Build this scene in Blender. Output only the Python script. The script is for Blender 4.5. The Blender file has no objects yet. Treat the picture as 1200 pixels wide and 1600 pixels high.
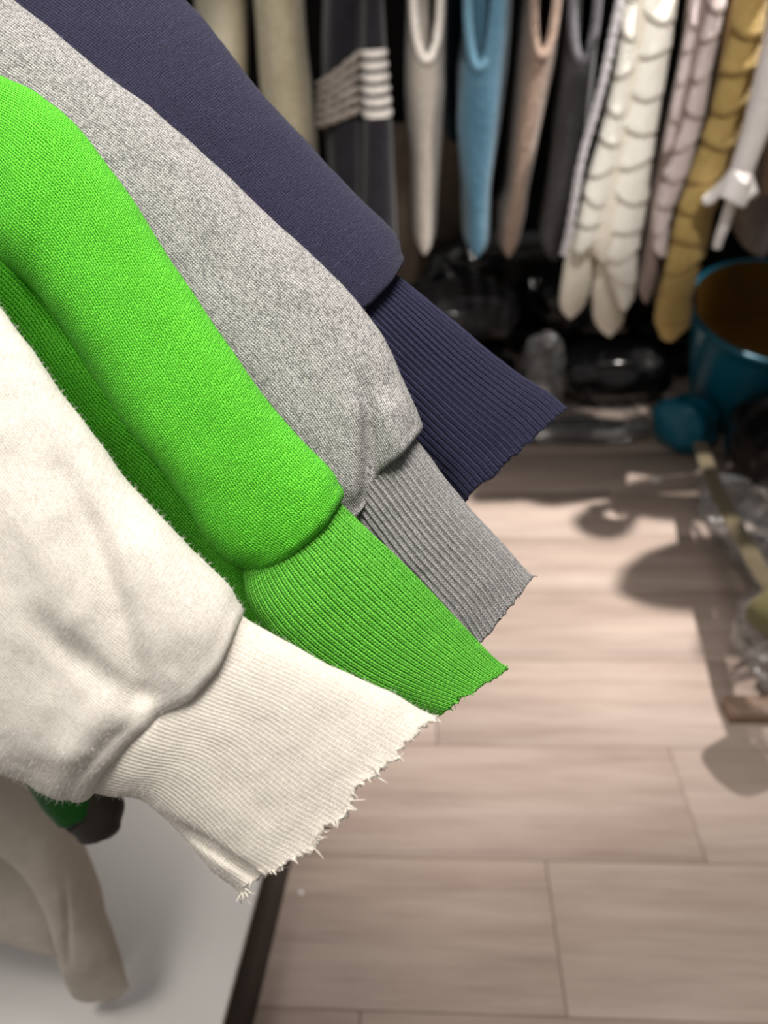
import bpy, math, random
import numpy as np
from mathutils import Vector, Matrix, Euler

random.seed(7)
RNG = np.random.default_rng(7)
C = bpy.context.scene.collection
SC = bpy.context.scene

# ------------------------------------------------------------------ camera
F, CX, CY = 1164.0, 600.0, 800.0
CAM_H = 1.25
PITCH, ROLL = math.radians(33.0), math.radians(-3.0)
CAMROT = Euler((math.pi / 2 - PITCH, 0, 0)).to_matrix() @ Matrix.Rotation(ROLL, 3, 'Z')
CR = np.array(CAMROT)
CL = np.array([0.0, 0.0, CAM_H])
cam_data = bpy.data.cameras.new('camera')
cam_data.sensor_fit = 'VERTICAL'
cam_data.sensor_height = 24.0
cam_data.lens = F / 1600 * 24.0
cam_data.clip_start = 0.02
cam_data.dof.use_dof = True
cam_data.dof.focus_distance = 0.405
cam_data.dof.aperture_fstop = cam_data.lens / 5.4
cam = bpy.data.objects.new('camera', cam_data)
cam.matrix_world = Matrix.Translation(CL.tolist()) @ CAMROT.to_4x4()
C.objects.link(cam)
SC.camera = cam

# ------------------------------------------------------------------ world, lamps, exposure
SC.view_settings.view_transform = 'Standard'
SC.view_settings.look = 'None'
SC.view_settings.gamma = 1.0
SC.view_settings.exposure = 0.0
SC.view_settings.use_curve_mapping = False
w = bpy.data.worlds.new('shop_air')
SC.world = w
w.use_nodes = True
w.node_tree.nodes['Background'].inputs[0].default_value = (1.0, 0.96, 0.92, 1)
w.node_tree.nodes['Background'].inputs[1].default_value = 0.26


def lamp(name, kind, loc, target, power, col, **kw):
    d = bpy.data.lights.new(name, kind)
    d.energy = power
    d.color = col
    for k, v in kw.items():
        setattr(d, k, v)
    o = bpy.data.objects.new(name, d)
    o.location = loc
    o.rotation_euler = (Vector(target) - Vector(loc)).to_track_quat('-Z', 'Y').to_euler()
    C.objects.link(o)
    return o


WARM = (1.0, 0.945, 0.89)
lamp('overhead_key_fill', 'AREA', (0.16, 0.42, 2.25), (0.0, 0.45, 0.6), 6.2, WARM, size=0.45, spread=math.radians(84))
lamp('overhead_key_fill', 'AREA', (-0.70, 0.0, 2.55), (-0.35, 0.42, 0.6), 4.6, WARM, size=0.5, spread=math.radians(90))  # added fill to brighten the plinth and white sleeve, no known fitting
lamp('aisle_spot', 'SPOT', (1.31, 2.02, 2.95), (0.42, 1.80, 0), 660, WARM, spot_size=math.radians(44), spot_blend=0.9, shadow_soft_size=0.03)
for tx in (-0.1, 0.38, 0.86):
    lamp('track_spot', 'SPOT', (tx * 0.8 + 0.1, 0.35, 2.75), (tx, 2.15, 1.10), 110, WARM, spot_size=math.radians(21), spot_blend=0.4, shadow_soft_size=0.03)


# ------------------------------------------------------------------ helpers
def unproj(px, py, depth):
    px, py, depth = np.broadcast_arrays(np.asarray(px, float), np.asarray(py, float), np.asarray(depth, float))
    d = np.stack([(px - CX) / F * depth, -(py - CY) / F * depth, -depth], -1)
    return d @ CR.T + CL


def on_y(px, py, y):
    d = unproj(px, py, 1.0) - CL
    return CL + d * (np.asarray(y, float) / d[..., 1])[..., None]


def on_z(px, py, z):
    d = unproj(px, py, 1.0) - CL
    return CL + d * ((np.asarray(z, float) - CAM_H) / d[..., 2])[..., None]


def proj(P):
    q = (P - CL) @ CR
    dz = np.maximum(-q[..., 2], 1e-4)
    return CX + F * q[..., 0] / dz, CY - F * q[..., 1] / dz


def hash3(i, j, k, seed):
    n = (i * 374761393 + j * 668265263 + k * 2147483647 + seed * 1274126177) & 0xFFFFFFFF
    n = ((n ^ (n >> 13)) * 1274126177) & 0xFFFFFFFF
    n = (n ^ (n >> 16)) & 0xFFFFFFFF
    return n / 4294967295.0


def noise3(P, seed=0):
    P = np.asarray(P, float)
    f = np.floor(P)
    i = f.astype(np.int64)
    t = P - f
    t = t * t * (3 - 2 * t)
    r = 0
    for a in (0, 1):
        for b in (0, 1):
            for c in (0, 1):
                wgt = (t[..., 0] if a else 1 - t[..., 0]) * (t[..., 1] if b else 1 - t[..., 1]) * (t[..., 2] if c else 1 - t[..., 2])
                r = r + wgt * hash3(i[..., 0] + a, i[..., 1] + b, i[..., 2] + c, seed)
    return r * 2 - 1


def fbm(P, seed=0, octs=3):
    r, a = 0, 1.0
    for o in range(octs):
        r = r + a * noise3(P * 2 ** o, seed + o)
        a *= 0.5
    return r


def spline(pts, n, closed=False):
    """Catmull-Rom through control points, n samples spaced evenly along the mean length."""
    p = np.asarray(pts, float)
    q = np.vstack([2 * p[0] - p[1], p, 2 * p[-1] - p[-2]])
    out = []
    for k in range(len(p) - 1):
        t = np.linspace(0, 1, 24, endpoint=False)[:, None]
        a, b, c, d = q[k], q[k + 1], q[k + 2], q[k + 3]
        out.append(0.5 * (2 * b + (c - a) * t + (2 * a - 5 * b + 4 * c - d) * t ** 2 + (3 * b - a - 3 * c + d) * t ** 3))
    out.append(p[-1:])
    o = np.vstack(out)
    s = np.r_[0, np.cumsum(np.linalg.norm(np.diff(o[:, :4], axis=0), axis=1))]
    x = np.linspace(0, s[-1], n)
    return np.stack([np.interp(x, s, o[:, k]) for k in range(o.shape[1])], 1)


def mesh_obj(name, V, faces, mat, parent=None, uv=None, smooth=True):
    me = bpy.data.meshes.new(name)
    V = np.asarray(V, np.float32).reshape(-1, 3)
    faces = np.asarray(faces, np.int32)
    me.vertices.add(len(V))
    me.vertices.foreach_set('co', V.ravel())
    nf, k = faces.shape
    me.loops.add(nf * k)
    me.loops.foreach_set('vertex_index', faces.ravel())
    me.polygons.add(nf)
    me.polygons.foreach_set('loop_start', np.arange(0, nf * k, k, dtype=np.int32))
    me.polygons.foreach_set('loop_total', np.full(nf, k, np.int32))
    me.update(calc_edges=True)
    if uv is not None:
        lay = me.uv_layers.new(name='UVMap')
        lay.data.foreach_set('uv', np.asarray(uv, np.float32).reshape(-1, 2)[faces.ravel()].ravel())
    if smooth:
        me.polygons.foreach_set('use_smooth', np.ones(nf, bool))
    me.validate()
    if mat:
        me.materials.append(mat)
    o = bpy.data.objects.new(name, me)
    C.objects.link(o)
    if parent:
        o.parent = parent
        o.matrix_parent_inverse = Matrix.Translation(-Vector(parent.location))
    return o


def grid_faces(n, m, keep=None):
    i, j = np.meshgrid(np.arange(n - 1), np.arange(m - 1), indexing='ij')
    a = i * m + j
    f = np.stack([a, a + 1, a + m + 1, a + m], -1)
    if keep is not None:
        return f[keep]
    return f.reshape(-1, 4)


def grid_obj(name, V, mat, parent=None, uv=None, keep=None):
    n, m, _ = V.shape
    return mesh_obj(name, V, grid_faces(n, m, keep), mat, parent, uv)


def merge(parts):
    Vs, Fs, o = [], [], 0
    for V, Fc in parts:
        V = np.asarray(V, float).reshape(-1, 3)
        Vs.append(V)
        Fs.append(np.asarray(Fc) + o)
        o += len(V)
    return np.vstack(Vs), np.vstack(Fs)


def empty(name, loc, label, cat, group=None, kind=None):
    o = bpy.data.objects.new(name, None)
    o.location = [float(v) for v in loc]
    o.empty_display_size = 0.05
    C.objects.link(o)
    o['label'] = label
    o['category'] = cat
    if group:
        o['group'] = group
    if kind:
        o['kind'] = kind
    return o


def tag(o, label, cat, group=None):
    o['label'] = label
    o['category'] = cat
    if group:
        o['group'] = group
    return o


def structure(o):
    o['kind'] = 'structure'
    return o


def box_vf(c, s, rz=0.0, bev=0.0):
    """Box with chamfered top edges as quads."""
    x, y, z = s[0] / 2, s[1] / 2, s[2] / 2
    b = min(bev, x * .9, y * .9, z * .9) or 1e-4
    rings = [(-z, 0), (z - b, 0), (z, b)]
    V = []
    for h, q in rings:
        V += [(-x + q, -y + q, h), (x - q, -y + q, h), (x - q, y - q, h), (-x + q, y - q, h)]
    V = np.array(V)
    Fc = [(3, 2, 1, 0), (8, 9, 10, 11)]
    for r in range(2):
        for k in range(4):
            a, b2 = r * 4 + k, r * 4 + (k + 1) % 4
            Fc.append((a, b2, b2 + 4, a + 4))
    cs, sn = math.cos(rz), math.sin(rz)
    R = np.array([[cs, -sn, 0], [sn, cs, 0], [0, 0, 1]])
    return V @ R.T + np.asarray(c, float), np.array(Fc)


def rod_vf(pts, r, n=10):
    P = np.asarray(pts, float)
    T = np.gradient(P, axis=0)
    T /= np.linalg.norm(T, axis=1)[:, None] + 1e-9
    ref = np.array([0.31, 0.17, 0.93])
    A = np.cross(T, ref)
    A /= np.linalg.norm(A, axis=1)[:, None] + 1e-9
    B = np.cross(T, A)
    th = np.linspace(0, 2 * math.pi, n + 1)
    rr = np.broadcast_to(np.asarray(r, float), (len(P),))
    V = P[:, None] + rr[:, None, None] * (A[:, None] * np.cos(th)[None, :, None] + B[:, None] * np.sin(th)[None, :, None])
    return V.reshape(-1, 3), grid_faces(len(P), n + 1)


# ------------------------------------------------------------------ materials
class NB:
    """Small node builder: numbers or sockets in, socket out."""
    def __init__(self, name):
        self.m = bpy.data.materials.new(name)
        self.m.use_nodes = True
        self.t = self.m.node_tree
        self.b = self.t.nodes['Principled BSDF']
        self.out = self.t.nodes['Material Output']

    def n(self, kind, **kw):
        x = self.t.nodes.new(kind)
        for k, v in kw.items():
            setattr(x, k, v)
        return x

    def put(self, sock, v):
        if isinstance(v, bpy.types.NodeSocket):
            self.t.links.new(v, sock)
        else:
            sock.default_value = v

    def math(self, op, a, b=0.0, c=0.0):
        x = self.n('ShaderNodeMath', operation=op)
        self.put(x.inputs[0], a)
        self.put(x.inputs[1], b)
        self.put(x.inputs[2], c)
        return x.outputs[0]

    def noise(self, vec, scale, detail=2.0, rough=0.5, dim='3D'):
        x = self.n('ShaderNodeTexNoise', noise_dimensions=dim)
        if vec is not None:
            self.put(x.inputs['Vector'], vec)
        x.inputs['Scale'].default_value = scale
        x.inputs['Detail'].default_value = detail
        x.inputs['Roughness'].default_value = rough
        return x.outputs[0]

    def xyz(self, x, y, z=0.0):
        c = self.n('ShaderNodeCombineXYZ')
        for s, v in zip(c.inputs, (x, y, z)):
            self.put(s, v)
        return c.outputs[0]

    def ramp(self, fac, stops, interp='LINEAR'):
        r = self.n('ShaderNodeValToRGB')
        r.color_ramp.interpolation = interp
        el = r.color_ramp.elements
        while len(el) < len(stops):
            el.new(0.5)
        for e, (p, c) in zip(el, stops):
            e.position = p
            e.color = (*c, 1)
        self.put(r.inputs[0], fac)
        return r.outputs[0]

    def mix(self, fac, a, b):
        x = self.n('ShaderNodeMix', data_type='RGBA')
        self.put(x.inputs[0], fac)
        for s, v in ((x.inputs[6], a), (x.inputs[7], b)):
            self.put(s, v if isinstance(v, bpy.types.NodeSocket) else (*v, 1))
        return x.outputs[2]

    def bump(self, h, dist, strength=1.0):
        x = self.n('ShaderNodeBump')
        x.inputs['Distance'].default_value = dist
        x.inputs['Strength'].default_value = strength
        self.put(x.inputs['Height'], h)
        self.put(self.b.inputs['Normal'], x.outputs[0])

    def coord(self, which='Object'):
        return self.n('ShaderNodeTexCoord').outputs[which]

    def base(self, col, rough=0.9, sheen=0.0, spec=0.2):
        self.put(self.b.inputs['Base Color'], col if isinstance(col, bpy.types.NodeSocket) else (*col, 1))
        self.put(self.b.inputs['Roughness'], rough)
        self.b.inputs['Specular IOR Level'].default_value = spec
        if sheen:
            self.b.inputs['Sheen Weight'].default_value = sheen
            self.b.inputs['Sheen Roughness'].default_value = 0.5
        return self.m


def lin(r, g, b):
    f = lambda v: (v / 255 / 12.92) if v / 255 <= 0.04045 else ((v / 255 + 0.055) / 1.055) ** 2.4
    return (f(r), f(g), f(b))


def knit(name, yarn, gap_shade, pc, pr, depth=0.0005, fleck=None, fleck_amt=0.0, sheen=0.15, contrast=1.0, patch=0.0, vee=0.5):
    """Jersey knit: columns of slanted stitches pc x pr metres; fleck = second yarn spun into the first."""
    q = NB(name)
    uvn = q.n('ShaderNodeUVMap', uv_map='UVMap')
    sep = q.n('ShaderNodeSeparateXYZ')
    q.t.links.new(uvn.outputs[0], sep.inputs[0])
    u, v = sep.outputs[0], sep.outputs[1]
    # hand of the cloth: columns and courses wander a little
    wob = q.math('MULTIPLY', q.math('SUBTRACT', q.noise(uvn.outputs[0], 110.0, 2.0), 0.5), 1.5)
    wob2 = q.math('MULTIPLY', q.math('SUBTRACT', q.noise(uvn.outputs[0], 380.0, 1.0), 0.5), 1.6)
    x = q.math('ADD', q.math('DIVIDE', u, pc), q.math('MULTIPLY', wob, 0.55))
    tri = q.math('MULTIPLY', q.math('PINGPONG', x, 0.5), 2.0)
    y = q.math('ADD', q.math('ADD', q.math('DIVIDE', v, pr), q.math('MULTIPLY', tri, vee)), q.math('ADD', wob, wob2))
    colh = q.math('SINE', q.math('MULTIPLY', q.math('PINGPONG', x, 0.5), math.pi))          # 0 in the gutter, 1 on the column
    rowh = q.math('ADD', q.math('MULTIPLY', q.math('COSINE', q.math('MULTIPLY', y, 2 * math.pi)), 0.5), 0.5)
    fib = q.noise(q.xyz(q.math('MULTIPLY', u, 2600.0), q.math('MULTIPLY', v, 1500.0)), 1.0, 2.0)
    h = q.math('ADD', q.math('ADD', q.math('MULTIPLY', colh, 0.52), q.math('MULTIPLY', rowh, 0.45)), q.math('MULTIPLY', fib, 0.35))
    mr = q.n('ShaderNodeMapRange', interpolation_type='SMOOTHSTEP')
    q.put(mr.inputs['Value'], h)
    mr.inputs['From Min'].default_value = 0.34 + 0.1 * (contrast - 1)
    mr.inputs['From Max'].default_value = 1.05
    col = q.mix(mr.outputs[0], gap_shade, yarn)  # shade between the stitches is put into the colour here
    if fleck:
        wn = q.n('ShaderNodeTexWhiteNoise', noise_dimensions='2D')
        q.t.links.new(q.xyz(q.math('FLOOR', q.math('MULTIPLY', x, 2.0)), q.math('FLOOR', q.math('MULTIPLY', y, 1.0))), wn.inputs['Vector'])
        big = q.noise(q.xyz(q.math('MULTIPLY', u, 1500.0), q.math('MULTIPLY', v, 800.0)), 1.0, 3.0, 0.6)
        pt = q.noise(uvn.outputs[0], 38.0, 2.0)
        s = q.math('ADD', q.math('ADD', q.math('MULTIPLY', wn.outputs[0], 0.75), q.math('MULTIPLY', big, 0.70)), q.math('MULTIPLY', q.math('SUBTRACT', pt, 0.5), patch))
        fac = q.ramp(s, [(0.70, (0, 0, 0)), (1.0, (1, 1, 1))])
        col = q.mix(q.math('MULTIPLY', fac, fleck_amt), col, fleck)
    q.base(col, 0.95, sheen, 0.1)
    q.bump(h, depth)
    return q.m


def wool(name, col, col2, scale=140.0, depth=0.004, rough=0.95, sheen=0.2):
    q = NB(name)
    co = q.coord()
    n1 = q.noise(co, scale, 3.0, 0.6)
    n2 = q.noise(co, scale * 0.16, 2.0)
    f = q.ramp(q.math('ADD', q.math('MULTIPLY', n1, 0.6), q.math('MULTIPLY', n2, 0.4)), [(0.35, (0, 0, 0)), (0.62, (1, 1, 1))])
    q.base(q.mix(f, col, col2), rough, sheen, 0.1)
    q.bump(n1, depth)
    return q.m


def plain(name, col, rough=0.5, spec=0.5, metal=0.0, noise_amt=0.0, nscale=30.0):
    q = NB(name)
    if noise_amt:
        n = q.noise(q.coord(), nscale, 3.0)
        c = q.mix(q.ramp(n, [(0.3, (0, 0, 0)), (0.7, (1, 1, 1))]), tuple(v * (1 - noise_amt) for v in col), tuple(min(1, v * (1 + noise_amt)) for v in col))
    else:
        c = col
    q.base(c, rough, 0.0, spec)
    q.b.inputs['Metallic'].default_value = metal
    return q.m


def plastic_film(name, tint=(0.97, 0.97, 0.97), amount=0.06):
    """Thin clear polythene: sees through, with wrinkled gloss and a little haze."""
    q = NB(name)
    tr = q.n('ShaderNodeBsdfTransparent')
    tr.inputs[0].default_value = (*tint, 1)
    gl = q.n('ShaderNodeBsdfGlossy')
    gl.inputs['Roughness'].default_value = 0.2
    df = q.n('ShaderNodeBsdfDiffuse')
    df.inputs[0].default_value = (0.75, 0.77, 0.8, 1)
    fr = q.n('ShaderNodeFresnel')
    fr.inputs[0].default_value = 1.5
    m1 = q.n('ShaderNodeMixShader')
    m1.inputs[0].default_value = amount
    q.t.links.new(tr.outputs[0], m1.inputs[1])
    q.t.links.new(df.outputs[0], m1.inputs[2])
    m2 = q.n('ShaderNodeMixShader')
    q.put(m2.inputs[0], q.math('MINIMUM', q.math('ADD', q.math('MULTIPLY', fr.outputs[0], 1.2), 0.03), 0.8))
    q.t.links.new(m1.outputs[0], m2.inputs[1])
    q.t.links.new(gl.outputs[0], m2.inputs[2])
    q.t.links.new(m2.outputs[0], q.out.inputs[0])
    bp = q.n('ShaderNodeBump')
    bp.inputs['Distance'].default_value = 0.01
    q.put(bp.inputs['Height'], q.noise(q.coord(), 28.0, 2.0))
    for s in (gl, fr):
        q.t.links.new(bp.outputs[0], s.inputs['Normal'])
    return q.m


def wood_plank():
    q = NB('oak_laminate')
    co = q.coord()
    inf = q.n('ShaderNodeObjectInfo')
    mp = q.n('ShaderNodeVectorMath', operation='ADD')
    q.t.links.new(co, mp.inputs[0])
    q.put(mp.inputs[1], q.xyz(q.math('MULTIPLY', inf.outputs['Random'], 40.0), q.math('MULTIPLY', inf.outputs['Random'], 17.0), 0.0))
    sx = q.n('ShaderNodeVectorMath', operation='MULTIPLY')
    q.t.links.new(mp.outputs[0], sx.inputs[0])
    sx.inputs[1].default_value = (1.6, 14.0, 1.0)
    g1 = q.noise(sx.outputs[0], 1.6, 6.0, 0.62)
    s2 = q.n('ShaderNodeVectorMath', operation='MULTIPLY')
    q.t.links.new(mp.outputs[0], s2.inputs[0])
    s2.inputs[1].default_value = (4.0, 90.0, 1.0)
    g2 = q.noise(s2.outputs[0], 1.0, 4.0, 0.6)
    f = q.math('ADD', q.math('ADD', q.math('MULTIPLY', g1, 0.75), q.math('MULTIPLY', g2, 0.25)), q.math('MULTIPLY', q.math('SUBTRACT', inf.outputs['Random'], 0.5), 0.16))
    c = q.ramp(f, [(0.30, lin(152, 133, 123)), (0.5, lin(172, 154, 143)), (0.70, lin(188, 171, 160))])
    q.base(c, 0.62, 0.0, 0.3)
    q.bump(g2, 0.0006)
    return q.m


M = {}
M['white_knit'] = knit('oatmeal_white_jersey', lin(232, 228, 220), lin(196, 189, 178), 0.00150, 0.00145, 0.00022, fleck=lin(172, 162, 150), fleck_amt=0.32, sheen=0.2, patch=0.35)
M['white_rib'] = knit('oatmeal_white_rib', lin(231, 226, 216), lin(190, 182, 170), 0.00105, 0.00150, 0.00020, fleck=lin(172, 161, 148), fleck_amt=0.32, sheen=0.15, patch=0.3)
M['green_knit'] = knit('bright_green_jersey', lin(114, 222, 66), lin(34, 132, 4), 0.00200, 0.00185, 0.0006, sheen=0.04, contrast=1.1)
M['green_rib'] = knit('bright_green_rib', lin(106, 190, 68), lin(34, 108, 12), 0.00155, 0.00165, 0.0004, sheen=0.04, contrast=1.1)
M['grey_knit'] = knit('heather_grey_jersey', lin(192, 190, 187), lin(104, 103, 103), 0.00175, 0.00165, 0.00035, fleck=lin(76, 76, 80), fleck_amt=0.62, sheen=0.08, patch=0.18)
M['grey_rib'] = knit('heather_grey_rib', lin(158, 156, 155), lin(92, 91, 91), 0.00180, 0.00170, 0.0003, fleck=lin(100, 100, 102), fleck_amt=0.55, sheen=0.08, patch=0.15)
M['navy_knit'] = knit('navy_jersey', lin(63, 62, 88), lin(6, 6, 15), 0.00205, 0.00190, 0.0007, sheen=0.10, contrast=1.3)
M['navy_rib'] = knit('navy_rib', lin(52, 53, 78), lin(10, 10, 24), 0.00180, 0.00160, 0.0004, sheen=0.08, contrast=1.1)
M['steel'] = plain('brushed_steel', (0.55, 0.55, 0.56), 0.35, 0.5, 1.0)
M['black_metal'] = plain('black_metal', (0.015, 0.015, 0.016), 0.4)
M['hanger_wood'] = plain('hanger_wood', lin(150, 112, 74), 0.45, noise_amt=0.25)
M['plank'] = wood_plank()
M['underlay'] = plain('underlay', lin(58, 50, 44), 0.9)
M['wall'] = plain('dark_wall_paint', lin(24, 22, 22), 0.8, 0.2, noise_amt=0.15, nscale=6)


# ------------------------------------------------------------------ the setting
YAW = math.radians(-4.5)      # the boards and the plinth turn a little to the right of the view
RZ = np.array([[math.cos(YAW), -math.sin(YAW), 0], [math.sin(YAW), math.cos(YAW), 0], [0, 0, 1]])

floor = structure(mesh_obj('floor', *box_vf((0.3, 1.9, -0.030), (6.4, 5.6, 0.03), YAW), M['underlay'], smooth=False))
PW, PL, SEAM = 0.25, 1.22, 0.0014
row0 = on_z(700, 1341, 0)[:2]
# seam through that point, in board coordinates
r0 = RZ[:2, :2].T @ row0
joint = RZ[:2, :2].T @ on_z(852, 1341, 0)[:2]
pv, pf = box_vf((0, 0, 0), (PL - SEAM, PW - SEAM, 0.015), 0, 0.0010)
plank_me = None
for r in range(-4, 16):
    yc = r0[1] + (r - 0.5) * PW
    off = joint[0] - PL / 2 if r == 0 else (joint[0] + {1: -0.33, 2: 0.42, 3: -0.75, 4: 0.12, -1: 0.3}.get(r, (r * 0.437) % PL))
    k0 = -3
    for k in range(k0, 4):
        xc = off + k * PL
        if not (-2.7 < xc < 3.2):
            continue
        p = RZ @ np.array([xc, yc, -0.0075])
        if plank_me is None:
            o = mesh_obj('floor_plank', pv, pf, M['plank'], smooth=False)
            plank_me = o.data
        else:
            o = bpy.data.objects.new('floor_plank', plank_me)
            C.objects.link(o)
        o.parent = floor
        o.location = p.tolist()
        o.rotation_euler = (0, 0, YAW)

wb = structure(mesh_obj('wall_back', *box_vf((0.4, 3.75, 1.45), (6.2, 0.10, 2.9), YAW), M['wall'], smooth=False))
wr = structure(mesh_obj('wall_right', *box_vf((2.75, 1.3, 1.45), (0.10, 4.8, 2.9), YAW), M['wall'], smooth=False))

# ------------------------------------------------------------------ sweatshirt sleeves
def tube(top, bot, depth, thick, nv, nu, power=0.85, bow=None, bow_span=0.25):
    """Flattened sleeve between two long edges: (px,py) control stations with distance and thickness in metres.
    Returns grid of points, uv (metres), section angle per column, station t."""
    k = len(top)
    dp = np.asarray(depth, float)
    if dp.ndim == 1:
        dp = np.stack([dp, dp], 1)
    ctrl = np.hstack([np.asarray(top, float), np.asarray(bot, float), dp, np.asarray(thick, float)[:, None]])
    s = spline(ctrl, nv)
    Et = unproj(s[:, 0], s[:, 1], s[:, 4])
    Eb = unproj(s[:, 2], s[:, 3], s[:, 5])
    Cn, A = (Et + Eb) / 2, (Et - Eb) / 2
    Wd = np.linalg.norm(A, axis=1)
    Ad = A / Wd[:, None]
    N = CL - Cn
    N -= (N * Ad).sum(1)[:, None] * Ad
    N /= np.linalg.norm(N, axis=1)[:, None]
    # evenly spaced columns around the mean section
    th = np.linspace(-math.pi / 2, 1.5 * math.pi, 2001)
    sp = lambda v: np.sign(v) * np.abs(v) ** power
    w0, t0 = Wd.mean(), s[:, 6].mean() / 2
    ex, ey = w0 * sp(np.cos(th)), t0 * sp(np.sin(th))
    al = np.r_[0, np.cumsum(np.hypot(np.diff(ex), np.diff(ey)))]
    circ = al[-1]
    tj = np.interp(np.linspace(0, circ, nu + 1), al, th)
    cx, sy = sp(np.cos(tj)), sp(np.sin(tj))
    P = Cn[:, None] + A[:, None] * cx[None, :, None] + N[:, None] * (s[:, 6] / 2)[:, None, None] * sy[None, :, None]
    ax = np.gradient(Cn, axis=0)
    ax /= np.linalg.norm(ax, axis=1)[:, None]
    t = np.linspace(0, 1, nv)
    if bow is not None:                      # end line bowed along the sleeve: value per place across the width
        bv = np.interp(-cx, np.linspace(-1, 1, len(bow)), bow)
        ramp = np.clip((t - (1 - bow_span)) / bow_span, 0, 1) ** 2
        P = P + ax[:, None] * (ramp[:, None] * bv[None, :])[..., None]
    ln = np.r_[0, np.cumsum(np.linalg.norm(np.diff(Cn, axis=0), axis=1))]
    uv = np.stack(np.broadcast_arrays(np.linspace(0, circ, nu + 1)[None, :], ln[:, None]), -1).copy()
    return P, uv, tj, t, ax, circ, N


def normals(P):
    du = np.gradient(P, axis=0)
    dv = np.empty_like(P)
    dv[:, 1:-1] = P[:, 2:] - P[:, :-2]
    dv[:, 0] = dv[:, -1] = P[:, 1] - P[:, -2]
    n = np.cross(dv, du)
    n /= np.linalg.norm(n, axis=-1)[..., None] + 1e-12
    return n


def outward(P):
    n = normals(P)
    c = P.mean(1, keepdims=True)
    if ((P - c) * n).sum() < 0:
        n = -n
    return n


def seg_dist(px, py, poly):
    """Distance to a drawn line and the place along it, 0 to 1."""
    d, tt = np.full(px.shape, 1e9), np.zeros(px.shape)
    ln = np.r_[0, np.cumsum([math.hypot(x1 - x0, y1 - y0) for (x0, y0), (x1, y1) in zip(poly[:-1], poly[1:])])]
    for i, ((x0, y0), (x1, y1)) in enumerate(zip(poly[:-1], poly[1:])):
        vx, vy = x1 - x0, y1 - y0
        t = np.clip(((px - x0) * vx + (py - y0) * vy) / (vx * vx + vy * vy), 0, 1)
        e = np.hypot(px - x0 - t * vx, py - y0 - t * vy)
        tt = np.where(e < d, (ln[i] + t * (ln[i + 1] - ln[i])) / ln[-1], tt)
        d = np.minimum(d, e)
    return d, tt


def sculpt(P, folds, tj, Nv):
    """Push (negative) or raise (positive) the near side along fold lines that grow from nothing: (polyline, width px, height m)."""
    if not folds:
        return P
    px, py = proj(P)
    front = np.clip(np.sin(tj) * 4 + 0.2, 0, 1)[None, :]
    h = np.zeros(px.shape)
    for poly, wd, hg in folds:
        d, t = seg_dist(px, py, poly)
        g = np.clip(t / 0.5, 0, 1)
        h += hg * g * g * (3 - 2 * g) * np.exp(-(d / wd) ** 2)
    return P + Nv[:, None] * (h * front)[..., None]


def lip(P, ax, uv, r, steps=9, turn=0.97, back=0.02):
    """Rounds the sleeve end over and tucks it back inside."""
    last, c = P[-1], P[-1].mean(0)
    d = last - c
    ln = np.linalg.norm(d, axis=1)[:, None]
    rows, uvs = [], []
    for k in range(1, steps + 1):
        a = math.pi * turn * k / steps
        sc = np.clip(1 - r * (1 - math.cos(a)) / ln, 0.05, 1)
        rows.append(c + d * sc + ax[-1] * r * math.sin(a))
        uvs.append(uv[-1] + [0, r * a])
    rows.append(rows[-1] - ax[-1] * back)
    uvs.append(uvs[-1] + [0, back])
    return np.concatenate([P, np.array(rows)]), np.concatenate([uv, np.array(uvs)])


def fuzz_mesh(grids, n, length, width, seed):
    """Short loose fibres standing off the cloth."""
    rg = np.random.default_rng(seed)
    Vs = []
    for P, cnt in zip(grids, n):
        nr = outward(P)
        px, py = proj(P)
        a, b, _ = P.shape
        i = rg.integers(0, a, cnt * 6)
        j = rg.integers(0, b, cnt * 6)
        ok = (px[i, j] > -40) & (px[i, j] < 1000) & (py[i, j] > -40) & (py[i, j] < 1450)
        view = CL - P[i, j]
        view /= np.linalg.norm(view, axis=1)[:, None]
        ok &= (nr[i, j] * view).sum(1) > -0.35
        i, j = i[ok][:cnt], j[ok][:cnt]
        p, nn = P[i, j], nr[i, j]
        L = length * rg.uniform(0.35, 1.0, len(p)) ** 1.5
        d1 = nn + rg.normal(0, 0.55, p.shape)
        d1 /= np.linalg.norm(d1, axis=1)[:, None]
        d2 = d1 + rg.normal(0, 0.8, p.shape)
        d2 /= np.linalg.norm(d2, axis=1)[:, None]
        q1 = p + d1 * (L * 0.5)[:, None]
        q2 = q1 + d2 * (L * 0.5)[:, None]
        sd = np.cross(d1, CL - p)
        sd /= np.linalg.norm(sd, axis=1)[:, None]
        p = p - nn * 0.0003
        Vs.append(np.stack([p - sd * width, p + sd * width, q1 + sd * width * .8, q1 - sd * width * .8, q2 + sd * width * .3, q2 - sd * width * .3], 1))
    V = np.concatenate(Vs)
    k = np.arange(len(V))[:, None] * 6
    Fc = np.concatenate([k + [0, 1, 2, 3], k + [3, 2, 4, 5]])
    return V.reshape(-1, 3), Fc


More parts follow.
